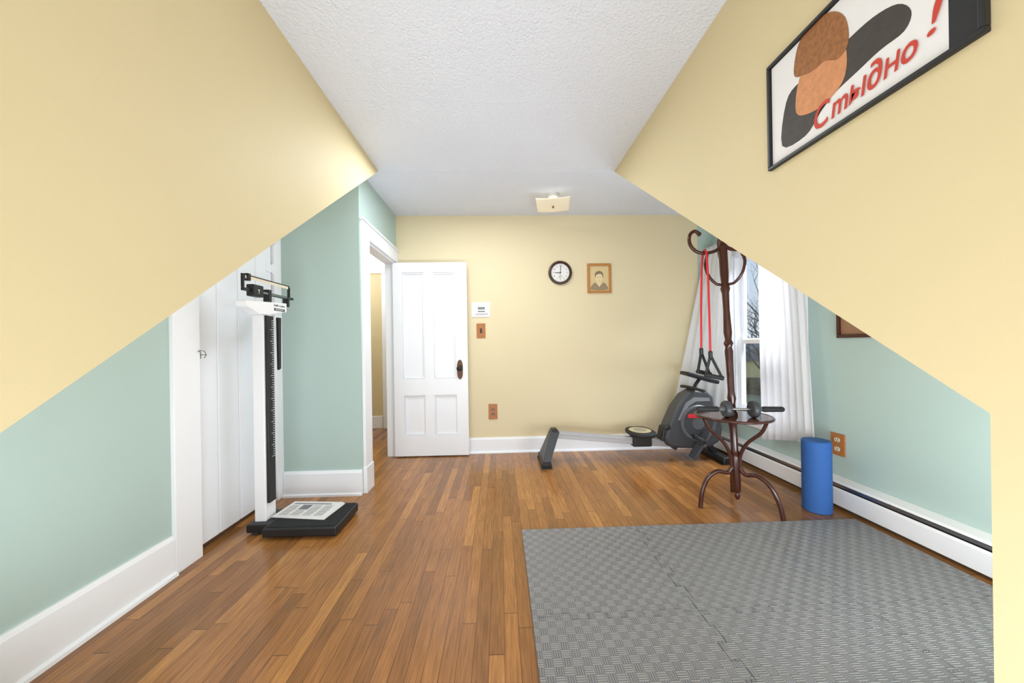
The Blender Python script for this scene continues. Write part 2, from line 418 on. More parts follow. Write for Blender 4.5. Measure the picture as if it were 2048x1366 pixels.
for (a, b, c, d) in P4:
    m = MB(); e = .016
    for (q, r_, s_, t) in ((a, b, c, c+e), (a, b, d-e, d), (a, a+e, c+e, d-e), (b-e, b, c+e, d-e)):
        m.box(q, r_, dyf+.006, dyf+.02, s_, t)
    build('panel_moulding', m, TRIM, d1, .006)
kp = onY(920, 739, dyf)
build('knob_plate', MB().prism([(kp.x+.03*math.cos(t), kp.z+.1*math.copysign(abs(math.sin(t))**.6, math.sin(t))) for t in [2*PI*k/20 for k in range(20)]], 'y', dyf-.005, dyf), mat('plate_bronze', (96, 64, 44), .4, .4), d1, .001)
kb = MB().lathe([(0.0, .056), (.015, .054), (.025, .046), (.028, .037), (.022, .026), (.009, .018), (.009, .004), (.017, .002), (.017, 0)], on_back((kp.x-.003, dyf-.005, kp.z+.012)))
build('door_knob', kb, BLK, d1, smooth=True)
kh = MB().lathe([(0, .002), (.006, .002), (.006, 0)], on_back((kp.x-.003, dyf-.005, kp.z-.055))); build('keyhole', kh, BLK, d1)
# ------------------------------------------------------------------ baseboard heater
hr = thing('baseboard_heater', (XR-.04, 2.2, 0), 'long white baseboard heater running along the teal wall under the window', 'heater')
build('back_panel', MB().prism([(XR-.01, .02), (XR, .02), (XR, .2), (XR-.06, .185), (XR-.066, .172), (XR-.058, .174), (XR-.01, .19)], 'y', .66, 3.7), WHT, hr)
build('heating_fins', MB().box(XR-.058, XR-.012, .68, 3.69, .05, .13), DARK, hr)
build('front_panel', MB().prism([(XR-.072, .028), (XR-.066, .028), (XR-.066, .125), (XR-.06, .14), (XR-.066, .142), (XR-.072, .128)], 'y', .66, 3.7), WHT, hr)
build('damper_flap', MB().bar((XR-.06, .66, .158), (XR-.06, 3.7, .158), .004, .018), STEEL, hr)
build('end_cap', MB().box(XR-.073, XR-.0, 3.7, 3.715, .02, .2), WHT, hr, .004)
# ------------------------------------------------------------------ foam tiles
TS = .695; TX = [.115+TS*i for i in range(4)]; TY = [2.145-TS*i for i in range(3)]
def seam_pts(a, b, nrm):
    a = V(a); b = V(b); n = V(nrm); t = b-a; L = t.length; t.normalize(); out = [a]; N = 9; st = L/N; am = .017
    for i in range(N):
        c0 = a+t*(i*st); sg = 1 if i % 2 else -1
        if i == 0 or i == N-1: continue
        q = .12*st
        out += [c0+t*q*.6, c0+n*sg*am-t*(q*.4), c0+t*st+n*sg*am+t*(q*.4), c0+t*(st-q*.6)]
    out.append(b); return out
vs = {}; hs = {}
for i in range(4):
    for j in range(2):
        a, b = (TX[i], TY[j]), (TX[i], TY[j+1])
        vs[i, j] = seam_pts(a, b, (1, 0)) if 0 < i < 3 else [V(a), V(b)]
for i in range(3):
    for j in range(3):
        a, b = (TX[i], TY[j]), (TX[i+1], TY[j])
        hs[i, j] = seam_pts(a, b, (0, 1)) if j == 1 else [V(a), V(b)]
tl = {(0, 0): 'grey woven foam tile at the far left corner of the mat on wooden floor',
      (1, 0): 'grey woven foam tile in the middle of the mat edge facing the coat rack',
      (2, 0): 'grey woven foam tile at the mat corner beside foam roller and heater',
      (0, 1): 'grey woven foam tile nearest the camera on the left edge of the mat',
      (1, 1): 'grey woven foam tile in the middle of the row nearest the camera',
      (2, 1): 'grey woven foam tile beside the heater in the row nearest the camera'}
for (i, j), lb in tl.items():
    ring = hs[i, j][:-1] + vs[i+1, j][:-1] + hs[i, j+1][::-1][:-1] + vs[i, j][::-1][:-1]
    c = V((TX[i]+TS/2, TY[j]-TS/2)); ring = [c+(p-c)*.9958 for p in ring]
    o = build('foam_tile', MB().prism([(p.x, p.y) for p in ring], 'z', .0005, .013), TILE, origin=(c.x, c.y, 0))
    tag(o, lb, 'foam tile', 'interlocking grey foam floor tiles')
# ------------------------------------------------------------------ ceiling light
L0 = V((.505, 3.23, CH))
BRASS = mat('brass', (170, 120, 60), .3, .8)
cl = thing('ceiling_light', L0, 'square frosted glass ceiling light with small brass finial on stucco ceiling', 'ceiling light')
build('canopy', MB().lathe([(.055, 0), (.055, -.01), (.045, -.025), (.015, -.03), (0, -.03)], Matrix.Translation(L0)), WHT, cl, smooth=True)
rows = []
ang = math.radians(-9)
for i in range(15):
    r = []
    for j in range(15):
        u, v = (i/7-1), (j/7-1)
        z = CH-.105+.004*(abs(u)**3+abs(v)**3)+.006*(u*u*v*v)
        x, y = u*.15, v*.165
        r.append((L0.x+x*math.cos(ang)-y*math.sin(ang), L0.y+x*math.sin(ang)+y*math.cos(ang), z))
    rows.append(r)
build('glass_shade', MB().grid(rows), SHADE, cl, smooth=True, solid=.004)
build('finial', MB().lathe([(0, -.128), (.008, -.124), (.011, -.116), (.005, -.108), (.012, -.106), (.004, -.1), (.004, -.03)], Matrix.Translation(L0), 16), BRASS, cl, smooth=True)
# ------------------------------------------------------------------ wall clock
c = onY(1120, 546, YB)
ck = thing('wall_clock', c, 'round dark bronze rimmed wall clock with white face on yellow wall', 'clock')
M = on_back(c)
build('rim', MB().lathe([(.096, .004), (.124, 0), (.126, .014), (.12, .03), (.11, .034), (.1, .026), (.096, .012)], M, 40), BRNZ, ck, smooth=True)
fco = build('face', MB().lathe([(0, .015), (.097, .015), (.097, .002), (0, .002)], M, 40), PAPER, ck)
for k in range(12):
    a = PI/2-2*PI*k/12
    build('numeral', MB().text(str(k or 12), .022, M @ Matrix.Translation((.072*math.cos(a), .072*math.sin(a), .0158))), INK, fco)
tkm = MB()
for k in range(60):
    tkm.add(MB().box(.088, .094, -.0007, .0007, .0152, .0158).tf(M @ Matrix.Rotation(2*PI*k/60, 4, 'Z')))
build('minute_ticks', tkm, INK, fco)
build('subdial', MB().lathe([(0, .0158), (.02, .0158), (.02, .015)], M @ Matrix.Translation((0, -.04, 0)), 20), mat('subdial_grey', (200, 198, 190), .6), fco)
build('hour_hand', MB().box(-.058, .01, -.003, .003, .0175, .019).tf(M @ Matrix.Rotation(.02, 4, 'Z')), BLK, ck)
build('minute_hand', MB().box(-.0022, .0022, -.015, .08, .020, .0215).tf(M @ Matrix.Rotation(-.1, 4, 'Z')), BLK, ck)
# ------------------------------------------------------------------ frames
def frame_mb(w, h, bw, d):
    m = MB(); m.box(-w/2, w/2, h/2-bw, h/2, 0, d); m.box(-w/2, w/2, -h/2, -h/2+bw, 0, d); m.box(-w/2, -w/2+bw, -h/2+bw, h/2-bw, 0, d); m.box(w/2-bw, w/2, -h/2+bw, h/2-bw, 0, d); return m
def ell(cx, cy, rx, ry, n=24): return [(cx+rx*math.cos(2*PI*k/n), cy+ry*math.sin(2*PI*k/n)) for k in range(n)]
a, b = onY(1174, 528, YB), onY(1222, 586, YB); c = (a+b)/2; w, h = abs(b.x-a.x), abs(a.z-b.z)
fp = thing('framed_portrait', (c.x, YB, b.z), 'small oak framed sepia portrait of a child right of the wall clock', 'picture')
M = on_back((c.x, YB, c.z))
build('frame', frame_mb(w, h, .024, .02).tf(M), mat('golden_oak', (186, 128, 66), .4, var=(40, .15)), fp, .003)
SEP = mat('sepia_paper', (216, 194, 144), .6, var=(14, .08)); SKIN = mat('sepia_skin', (230, 208, 164), .6, var=(30, .08)); SDK = mat('sepia_dark', (150, 131, 102), .6, var=(50, .25)); SHR = mat('sepia_hair', (132, 112, 84), .6, var=(70, .3)); SLT = mat('sepia_line', (166, 144, 112), .6)
prt = build('print', MB().box(-w/2+.02, w/2-.02, -h/2+.02, h/2-.02, .002, .006).tf(M), SEP, fp)
build('jacket_shape', MB().poly(crc([(-.085, -.12), (.085, -.12), (.08, -.075), (.045, -.045), (.0, -.06), (-.045, -.045), (-.08, -.075)], 3), .006, .007).tf(M), SDK, prt)
build('collar_shape', MB().poly([(-.035, -.048), (.035, -.048), (.0, -.09)], .007, .0074).tf(M), SKIN, prt)
build('face_shape', MB().poly(ell(-.003, .005, .037, .05), .0072, .0078).tf(M), SKIN, prt)
build('hair_shape', MB().poly(crc([(-.042, .01), (-.046, .04), (-.032, .068), (.004, .078), (.034, .064), (.043, .03), (.038, .008), (.031, .034), (.012, .05), (-.012, .044), (-.032, .036)], 3), .0079, .0084).tf(M), SHR, prt)
for ex in (-.017, .011): build('eye_mark', MB().poly(ell(ex, .01, .005, .0025, 10), .0079, .0082).tf(M), SHR, prt)
build('mouth_mark', MB().poly(ell(-.002, -.022, .008, .0022, 10), .0079, .0082).tf(M), SLT, prt)
# picture on right wall
pr = thing('framed_picture', (XR, 2.15, 1.13), 'dark wooden framed picture on teal wall, mostly hidden by the yellow slope', 'picture')
p0 = onX(1678, 676, XR); M = on_right((XR, p0.y-.2, p0.z+.15))
build('frame', frame_mb(.4, .3, .022, .02).tf(M), MAHO, pr, .003)
build('print', MB().box(-.185, .185, -.135, .135, .002, .008).tf(M), mat('warm_print', (150, 112, 84), .6, var=(9, .35)), pr)
# ------------------------------------------------------------------ switches and outlets
def plate(name, M, w, h, label, cat, plate_m, ins):
    t = thing(name, M.translation, label, cat)
    build('cover_plate', MB().box(-w/2, w/2, -h/2, h/2, 0, .008).tf(M), plate_m, t, .002)
    for nm_, mb, m_ in ins: build(nm_, mb.tf(M), m_, t, .0008)
    return t
def rect(px0, px1, py0, py1):
    a, b = onY(px0, py0, YB), onY(px1, py1, YB); c = (a+b)/2; return on_back((c.x, YB, c.z)), abs(b.x-a.x), abs(a.z-b.z)
M, w, h = rect(943, 980, 605, 634)
th = plate('thermostat', M, w, h, 'white thermostat on wide backplate above the light switch', 'thermostat', WHT, [])
tb_ = build('body', MB().box(-.055, .075, -.042, .042, .008, .03).tf(M), WHT, th, .004)
build('display', MB().box(-.03, .045, -.002, .026, .03, .031).tf(M), LCD, tb_)
build('button_row', MB().box(-.03, .045, -.026, -.016, .03, .032).tf(M), LGRY, tb_, .001)
M, w, h = rect(953, 971, 647, 676)
def scr(y): return MB().lathe([(0, .0095), (.004, .0095), (.004, .008)], Matrix.Translation((0, y, 0)), 10)
plate('light_switch', M, w, h, 'oak light switch plate on yellow wall below the thermostat', 'light switch', OAK,
      [('surround', MB().box(-.012, .012, -.025, .025, .008, .01), BROWNP), ('toggle', MB().box(-.006, .006, -.002, .018, .01, .024), BROWNP), ('screw', scr(.045), STEEL), ('screw', scr(-.045), STEEL)])
def recept(y):
    m = MB().poly([(.017*math.cos(t), y+.015*math.copysign(min(abs(math.sin(t)), .8), math.sin(t))) for t in [2*PI*k/20 for k in range(20)]], .008, .0105, 0)
    m.box(-.008, -.0055, y-.001, y+.009, .0105, .0109, 1); m.box(.0055, .008, y-.001, y+.008, .0105, .0109, 1); m.poly(ell(0, y-.007, .003, .003, 8), .0105, .0109, 1)
    return m
M, w, h = rect(977, 995, 808, 838)
t = plate('wall_outlet', M, w, h, 'oak outlet plate with brown sockets on yellow back wall', 'outlet', OAK, [])
for yy in (.024, -.024): build('socket', recept(yy).tf(M), [BROWNP, CREAM], t)
a, b = onX(1664, 866, XR), onX(1691, 912, XR); c = (a+b)/2; M = on_right((XR, c.y, c.z))
t = plate('wall_outlet', M, .1, .15, 'honey oak outlet plate with cream sockets on teal wall behind foam roller', 'outlet', OAK, [])
for yy in (.026, -.026): build('socket', recept(yy).tf(M @ Matrix.Scale(1.2, 4)), [CREAM, BLK], t)
# ------------------------------------------------------------------ poster
PY0, PZ0, PW, PH = 1.174, 1.705, .54, .35
po = thing('framed_poster', (DR, PY0-PW/2, PZ0), 'black framed poster with red lettering and a slumped figure on yellow wall', 'poster')
M = on_right((DR, PY0-PW/2, PZ0+PH/2))
build('frame', frame_mb(PW, PH, .011, .014).tf(M), BLK, po, .002)
build('backing', MB().box(-PW/2+.01, PW/2-.01, -PH/2+.01, PH/2-.01, .001, .004).tf(M), BLK, po)
sht = build('sheet', MB().box(-PW/2+.013, PW/2-.06, -PH/2+.013, PH/2-.013, .004, .005).tf(M), PAPER, po)
def pu(px, py):
    q = onX(px, py, DR-.006); return (PY0-PW/2-q.y, q.z-PZ0-PH/2)
def pp(pts, n=4): return crc([pu(*q) for q in pts], n)
Dk = mat('print_charcoal', (62, 56, 50), .6, var=(60, .35)); Hr = mat('print_brown', (150, 96, 48), .6, var=(90, .6)); Sk = mat('print_tan', (206, 140, 92), .6, var=(60, .3))
# a plain generic figure: dark coat, brown hair, tan patch
build('coat_shape', MB().poly(pp([(1564, 292), (1572, 205), (1598, 165), (1640, 140), (1690, 85), (1745, 35), (1795, 8), (1822, 22), (1808, 62), (1760, 100), (1712, 145), (1670, 185), (1640, 225), (1610, 272)]), .005, .0056).tf(M), Dk, sht)
build('face_shape', MB().poly(pp([(1592, 225), (1598, 160), (1622, 118), (1662, 95), (1690, 92), (1690, 150), (1662, 195), (1622, 225)]), .0057, .0060).tf(M), Sk, sht)
build('hair_shape', MB().poly(pp([(1588, 150), (1596, 92), (1622, 50), (1660, 24), (1690, 34), (1697, 84), (1676, 118), (1650, 122), (1628, 140), (1608, 150)]), .0061, .0064).tf(M), Hr, sht)
glyphs = []; cur = 0.
for ch, sz in (('C', .09), ('m', .08), ('ы', .08), ('∂', .08), ('H', .06), ('o', .08)):
    g_ = MB()
    for kk, (ox, oy) in enumerate(((0, 0), (.0018, 0), (.0036, 0), (.0018, .0014))):
        g_.text(ch, sz, Matrix.Translation((ox, oy, .0003*kk)), shear=.28, ext=0., base=True)
    mnx = min(v.co.x for v in g_.bm.verts); mxx = max(v.co.x for v in g_.bm.verts)
    g_.tf(Matrix.Translation((cur-mnx, 0, 0))); cur += mxx-mnx-.002; glyphs.append(g_)
b0_, b1_ = V(pu(1630, 264)), V(pu(1838, 108))
kx = (b1_.x-b0_.x)/cur
for g_ in glyphs:
    build('letter', g_.tf(M @ Matrix.Translation((b0_.x, b0_.y, .0072)) @ Matrix.Rotation(math.atan2(b1_.y-b0_.y, b1_.x-b0_.x), 4, 'Z') @ Matrix.Diagonal((kx, 1.05, 1, 1))), REDP, sht)
tp = V(pu(1862, 42)); g_ = MB()
for kk, ox in enumerate((-.002, 0, .002)): g_.text('!', .1, M @ Matrix.Translation((tp.x+ox, tp.y, .0072+.0003*kk)), shear=.25, ext=0.)
build('letter', g_, REDP, sht)
# ------------------------------------------------------------------ physician scale
sc = thing('beam_scale', (-1.25, 2.3, 0), 'white and black upright balance beam scale by plank closet door', 'scale')
bas = build('base', MB().box(-1.555, -1.40, 2.205, 2.42, .012, .062), BLK, sc, .006)
for (x, y) in ((-1.5, 2.22), (-1.5, 2.4), (-1.02, 2.18), (-1.02, 2.43)):
    build('foot', MB().lathe([(.018, 0), (.02, .006), (.016, .014)], Matrix.Translation((x, y, 0)), 14), RUB, bas)
plf = build('platform', MB().box(-1.42, -.985, 2.14, 2.47, .012, .068), BLK, sc, .01)
rb = MB().box(-1.405, -1.0, 2.155, 2.455, .068, .0715)
for k in range(26): rb.box(-1.4, -1.005, 2.16+k*.0115, 2.166+k*.0115, .0715, .0728)
build('tread_mat', rb, RUB, plf)
build('column', MB().box(-1.53, -1.46, 2.245, 2.345, .06, 1.34), WHT, sc, .006)
rod = build('height_rod', MB().box(-1.46, -1.442, 2.255, 2.318, .17, 1.335), BLK, sc, .003)
tk = MB()
for k in range(60):
    z = .45+k*.0145; tk.box(-1.442, -1.4415, 2.296 if k % 5 else 2.283, 2.314, z, z+.003)
build('graduations', tk, WHT, rod)
build('headpiece', MB().prism([(2.35, .99), (2.368, 1.0), (2.376, 1.33), (2.345, 1.33)], 'x', -1.446, -1.428), BLK, sc, .003)
HX = -1.43
hp = [onX(*q, HX) for q in ((492, 600), (494, 612), (508, 619), (520, 629), (541, 630), (556, 627), (574, 625), (574, 607))]
hd_ = build('head', MB().prism([(q.y, q.z) for q in hp], 'x', -1.495, HX), WHT, sc, .006)
q = onX(559, 612, HX)
build('lettering', MB().text('health o meter', .019, on_left((HX+.0004, q.y, q.z)), 0, offset=.0002), BLK, hd_)
q2 = onX(559, 620, HX); build('name_strip', MB().box(HX, HX+.0006, q2.y-.055, q2.y+.055, q2.z-.008, q2.z+.008), BLK, hd_)
build('lettering', MB().text('PROFESSIONAL', .0125, on_left((HX+.0012, q2.y, q2.z)), 0), WHT, hd_)
zt = hp[-1].z
build('beam_support', MB().box(-1.475, -1.44, 2.27, 2.30, zt-.02, 1.50), BLK, sc, .002)
build('beam_support', MB().box(-1.475, -1.44, 2.47, 2.49, zt-.02, 1.48), BLK, sc, .002)
be = MB(); be.box(-1.462, -1.45, 2.06, 2.51, 1.547, 1.561); be.box(-1.462, -1.445, 2.06, 2.52, 1.464, 1.482)
be.box(-1.462, -1.446, 2.06, 2.07, 1.482, 1.547); be.box(-1.462, -1.446, 2.5, 2.51, 1.482, 1.547); be.tube([(-1.455, 2.5, 1.475), (-1.455, 2.55, 1.475)], .009, 10)
bmo = build('beam', be, BLK, sc, .002)
build('beam_scale_strip', MB().box(-1.45, -1.4485, 2.08, 2.49, 1.536, 1.553), CREAM, bmo)
build('beam_scale_strip', MB().box(-1.445, -1.443, 2.2, 2.5, 1.467, 1.479), STEEL, bmo)
q = onX(518, 584, -1.43)
pw = build('poise_weight', MB().box(-1.475, -1.43, q.y-.045, q.y+.045, 1.44, 1.51), BLK, sc, .006)
build('emblem', MB().text('T', .035, on_left((-1.4293, q.y, q.z)), 0), WHT, pw)
build('small_weight', MB().box(-1.468, -1.44, 2.09, 2.115, 1.525, 1.567), BLK, sc, .003)
# newspaper on platform
Zp = .074
qd = [onZ(*q, Zp) for q in ((545, 1036), (652, 1041), (687, 1008), (590, 1001))]
o0 = (qd[0]+qd[1]+qd[2]+qd[3])/4; ux = (qd[1]-qd[0]); ux.z = 0; W_ = ux.length; ux.normalize(); uy = V((-ux.y, ux.x, 0)); Hh = (qd[2]-qd[1]).dot(uy)
M = basis((o0.x, o0.y, Zp), ux, uy, (0, 0, 1))
npp = thing('newspaper', (o0.x, o0.y, Zp), 'folded newspaper lying on the black platform of the scale', 'newspaper')
for k in range(4):
    s_ = k*.004
    top_sheet = build('sheet', MB().box(-W_/2+s_*.6, W_/2-s_, -Hh/2+s_, Hh/2-s_*.4, .0003+k*.0024, .0022+k*.0024).tf(M @ Matrix.Rotation(.02*k, 4, 'Z')), PAPER, npp)
ik = MB()
for cx in range(4):
    for r in range(18):
        yv = Hh*.22-r*Hh*.036
        if cx in (1,) and r < 8: continue
        ik.box(-W_*.42+cx*W_*.215, -W_*.42+cx*W_*.215+W_*.18*random.uniform(.8, 1), yv, yv+.0022, .0097, .0099)
ik.box(-W_*.42+W_*.215, -W_*.42+W_*.395, Hh*.22-7*Hh*.036, Hh*.25, .0097, .0099)
ik.box(-W_*.42, W_*.3, Hh*.3, Hh*.36, .0097, .0099); ik.box(-W_*.42, W_*.42, Hh*.4, Hh*.405, .0097, .0099)
build('print', ik.tf(M @ Matrix.Rotation(.06, 4, 'Z')), mat('news_ink', (120, 120, 124), .7), top_sheet)
# ------------------------------------------------------------------ rowing machine
RY = 3.38
rw = thing('rowing_machine', (1.3, RY, 0), 'grey and black rowing machine with silver rail along the back wall', 'rowing machine')
def Q(px, py, Y=RY): return onY(px, py, Y)
ra, rb_ = Q(1108, 868), Q(1340, 886)
m = MB().bar(ra, rb_, .055, .066)
m.bar(ra+V((0, -.03, .012)), rb_+V((0, -.03, .012)), .006, .014); m.bar(ra+V((0, .03, .012)), rb_+V((0, .03, .012)), .006, .014)
build('rail', m, ALU, rw, .004)
X0 = ra.x
lg = MB()
A = [(X0-.035, RY-.045, ra.z+.045), (X0+.05, RY-.045, ra.z+.03), (X0-.06, RY-.16, .05), (X0-.13, RY-.16, .05)]
B = [(X0-.035, RY+.045, ra.z+.045), (X0+.05, RY+.045, ra.z+.03), (X0-.06, RY+.16, .05), (X0-.13, RY+.16, .05)]
va = [lg.bm.verts.new(p) for p in A]; vb = [lg.bm.verts.new(p) for p in B]
lg.bm.faces.new(va); lg.bm.faces.new(vb[::-1])
for i in range(4): lg.bm.faces.new((va[i], vb[i], vb[(i+1) % 4], va[(i+1) % 4]))
build('rear_leg', lg, GRY, rw, .008)
build('end_cap', MB().box(X0-.03, X0+.03, RY-.05, RY+.05, ra.z-.04, ra.z+.055), BLK, rw, .01)
rfb = build('rear_foot_bar', MB().box(X0-.14, X0-.05, RY-.18, RY+.18, .012, .055), BLK, rw, .01)
for yy in (RY-.16, RY+.16): build('rubber_foot', MB().box(X0-.145, X0-.045, yy-.025, yy+.025, 0, .014), RUB, rfb, .003)
st = Q(1281, 862)
def rz(x): return ra.z+(rb_.z-ra.z)*(x-ra.x)/(rb_.x-ra.x)
zs = rz(st.x)
build('seat_carriage', MB().box(st.x-.09, st.x+.09, RY-.055, RY+.055, zs-.045, zs+.06), BLK, rw, .01)
sp = []
for k in range(40):
    t = 2*PI*k/40; sp.append((st.x+.125*math.copysign(abs(math.cos(t))**.65, math.cos(t)), RY+.165*math.copysign(abs(math.sin(t))**.65, math.sin(t))))
build('seat', MB().poly(sp, zs+.06, zs+.105), RUB, rw, .018, smooth=True)
ho = [(1322, 872), (1330, 845), (1345, 812), (1362, 788), (1380, 778), (1405, 780), (1417, 792), (1420, 812), (1431, 832), (1436, 855), (1430, 878), (1412, 890), (1385, 893), (1350, 892), (1328, 888)]
hq = [Q(*p) for p in ho]
hsg = build('flywheel_housing', MB().prism([(p.x, p.z) for p in hq], 'y', RY-.085, RY+.085), GRY, rw, .022, smooth=True)
fc = Q(1396, 846, RY-.085); Mf = on_back((fc.x, RY-.085, fc.z))
build('flywheel_cover', MB().lathe([(.172, 0), (.172, .012), (.165, .02), (.15, .02), (.14, .008), (0, .008)], Mf, 44), LGRY, hsg, smooth=True)
vn = MB()
for rr in (.062, .078, .094, .11, .126):
    for k in range(40):
        a = 2*PI*k/40; vn.add(MB().box(rr, rr+.008, -.005*rr/.09, .005*rr/.09, .008, .0105).tf(Mf @ Matrix.Rotation(a+rr*20, 4, 'Z')))
build('vent_slots', vn, BLK, hsg)
q = Q(1388, 832, RY-.1)
build('badge', MB().box(-.06, .06, -.018, .018, .008, .019).tf(on_back((q.x, RY-.085, q.z))), RED, hsg, .002)
build('side_stripe', MB().prism([(Q(*p).x, Q(*p).z) for p in ((1347, 836), (1362, 803), (1378, 792), (1408, 793), (1410, 799), (1382, 800), (1368, 809), (1354, 838))], 'y', RY-.088, RY-.084), mat('light_grey_plastic', (128, 130, 135), .4), hsg)
q = Q(1329, 862)
build('front_block', MB().prism([(q.x-.06, q.z-.08), (q.x+.06, q.z-.09), (q.x+.07, q.z+.06), (q.x-.03, q.z+.05)], 'y', RY-.06, RY+.06), BLK, rw, .01)
build('lock_knob', MB().lathe([(.012, 0), (.012, .03), (.028, .03), (.028, .05), (.018, .056), (0, .056)], on_back((q.x-.02, RY-.06, q.z+.06)), 18), BLK, rw, smooth=True)
pc = Q(1382, 884)
build('pedal_axle', MB().tube([(pc.x, RY-.24, pc.z+.03), (pc.x, RY+.24, pc.z+.03)], .014, 12), STEEL, rw, smooth=True)
for sy in (-1, 1):
    yy = RY+sy*.17; cx, cz = pc.x-.01, pc.z+.02
    Mp = basis((cx, yy, cz), V((.55, 0, .83)), V((0, 1, 0)), V((-.83, 0, .55)))
    fp_ = [(-.15, -.045), (-.12, -.055), (.1, -.06), (.15, -.04), (.16, 0), (.15, .04), (.1, .06), (-.12, .055), (-.15, .045), (-.158, 0)]
    pd = build('pedal', MB().poly(fp_, -.012, .008).tf(Mp), GRY, rw, .005)
    build('heel_cup', MB().box(-.16, -.145, -.05, .05, -.01, .04).tf(Mp), LGRY, pd, .006)
    build('pedal_strap', MB().grid([[(.02+dx_, .07*math.cos(t), .008+.075*math.sin(t)) for dx_ in (0, .04)] for t in [PI*k/10 for k in range(11)]]).tf(Mp), RUB, pd, solid=.003, smooth=True)
build('front_strut', MB().bar((hq[9].x-.16, RY, .2), (2.07, RY, .06), .06, .05), BLK, rw, .008)
ffb = build('front_foot_bar', MB().box(2.03, 2.11, RY-.2, RY+.2, .012, .065), BLK, rw, .012)
for yy in (RY-.17, RY+.17): build('rubber_foot', MB().box(2.025, 2.115, yy-.03, yy+.03, 0, .014), RUB, ffb, .003)
ca, cb2 = Q(1388, 786), Q(1399, 758)
build('console_arm', MB().tube(cr([ca, (ca+cb2)/2+V((-.02, 0, 0)), cb2]), .016, 10), BLK, rw, smooth=True)
c0, c1 = Q(1367, 746), Q(1430, 764)
dcx = (c1-c0); L = dcx.length; dcx.normalize()
mc = (c0+c1)/2; Mc = basis(mc, dcx, V((0, 1, 0)), dcx.cross(V((0, 1, 0))))
cns = build('console', MB().box(-L/2, L/2, -.075, .075, -.016, .02).tf(Mc), BLK, rw, .01)
build('console_screen', MB().box(-L*.36, L*.2, -.05, .05, .02, .0215).tf(Mc), LCD, cns)
hx = Q(1384, 777)
build('handle_bar', MB().tube([(hx.x, RY-.2, hx.z), (hx.x-.02, RY-.08, hx.z+.01), (hx.x-.02, RY+.08, hx.z+.01), (hx.x, RY+.2, hx.z)], .015, 12), RUB, rw, smooth=True)
build('handle_cradle', MB().bar((hx.x-.03, RY, hx.z-.025), (hx.x+.06, RY, hx.z-.02), .07, .035), BLK, rw, .006)
bk = MB().poly(ell(st.x-.01, RY-.01, .1, .115, 30), zs+.1055, zs+.108, 0).poly(ell(st.x-.01, RY-.01, .06, .07, 24), zs+.108, zs+.1085, 1)
tag(build('paper_pad', bk, [mat('pad_cream', (190, 176, 140), .6), mat('print_grey', (150, 144, 126), .6)]), 'flat cream paper pad lying on the rowing machine seat', 'paper pad')
# ------------------------------------------------------------------ coat rack
cb_, ct = V((1.612, 2.38, .045)), V((1.532, 2.38, 1.835))
def ax(z): return cb_+(ct-cb_)*((z-cb_.z)/(ct.z-cb_.z))
def CP(r, a, z): p = ax(z); return V((p.x+r*math.cos(a), p.y+r*math.sin(a), z))
rk = thing('coat_rack', (1.612, 2.38, 0), 'dark bentwood coat rack with round shelf and three curved legs', 'coat rack')
prof = [(0, 0), (.012, .008), (.018, .03), (.01, .05), (.022, .06), (.026, .1), (.026, .3), (.022, .315), (.028, .33), (.022, .345), (.023, .5), (.025, .55), (.032, .565), (.032, .6), (.024, .615), (.02, .66), (.027, .7), (.021, .74), (.023, .95), (.026, 1.02), (.02, 1.05), (.03, 1.075), (.02, 1.1), (.026, 1.15), (.02, 1.3), (.022, 1.42), (.03, 1.45), (.022, 1.48), (.027, 1.55), (.027, 1.72), (.03, 1.74), (.018, 1.76), (.022, 1.78), (.012, 1.8), (0, 1.802)]
build('pole', MB().lathe(prof, axis_basis(cb_, ct-cb_), 20), MAHO, rk, smooth=True)
As = [PI, math.radians(-57), math.radians(63)]
for a in As:
    build('leg', MB().tube(cr([CP(.026, a, .27), CP(.06, a, .235), CP(.13, a, .245), CP(.2, a, .2), CP(.245, a, .1), CP(.262, a, .0)], 7), .0145, 10), MAHO, rk, smooth=True)
    build('shelf_brace', MB().tube(cr([CP(.2, a, .605), CP(.165, a, .535), CP(.08, a, .45), CP(.035, a, .36), CP(.026, a, .28)], 7), .0115, 10), MAHO, rk, smooth=True)
sc_ = ax(.618)
shf = build('shelf', MB().lathe([(0, .004), (.222, .004), (.222, .01), (0, .01)], Matrix.Translation(sc_), 48), mat('polished_shelf', (96, 60, 48), .08, var=(20, .15)), rk)
build('shelf_rim', MB().tube([(sc_.x+.228*math.cos(2*PI*k/56), sc_.y+.228*math.sin(2*PI*k/56), sc_.z+.004) for k in range(56)], .009, 10, closed=True), MAHO, shf, smooth=True)
for a in As:
    hk = build('hook', MB().tube(cr([CP(.02, a, 1.775), CP(.06, a, 1.75), CP(.13, a, 1.737), CP(.19, a, 1.752), CP(.228, a, 1.80), CP(.225, a, 1.86), CP(.19, a, 1.888), CP(.162, a, 1.872)], 7), .0115, 10), MAHO, rk, smooth=True)
    build('hook_knob', MB().lathe([(0, -.016), (.011, -.012), (.015, 0), (.011, .012), (0, .016)], Matrix.Translation(CP(.16, a, 1.868)), 12), MAHO, hk, smooth=True)
    build('hook_brace', MB().tube(cr([CP(.112, a, 1.725), CP(.13, a, 1.66), CP(.112, a, 1.585), CP(.065, a, 1.53), CP(.026, a, 1.52)], 7), .0095, 10), MAHO, rk, smooth=True)
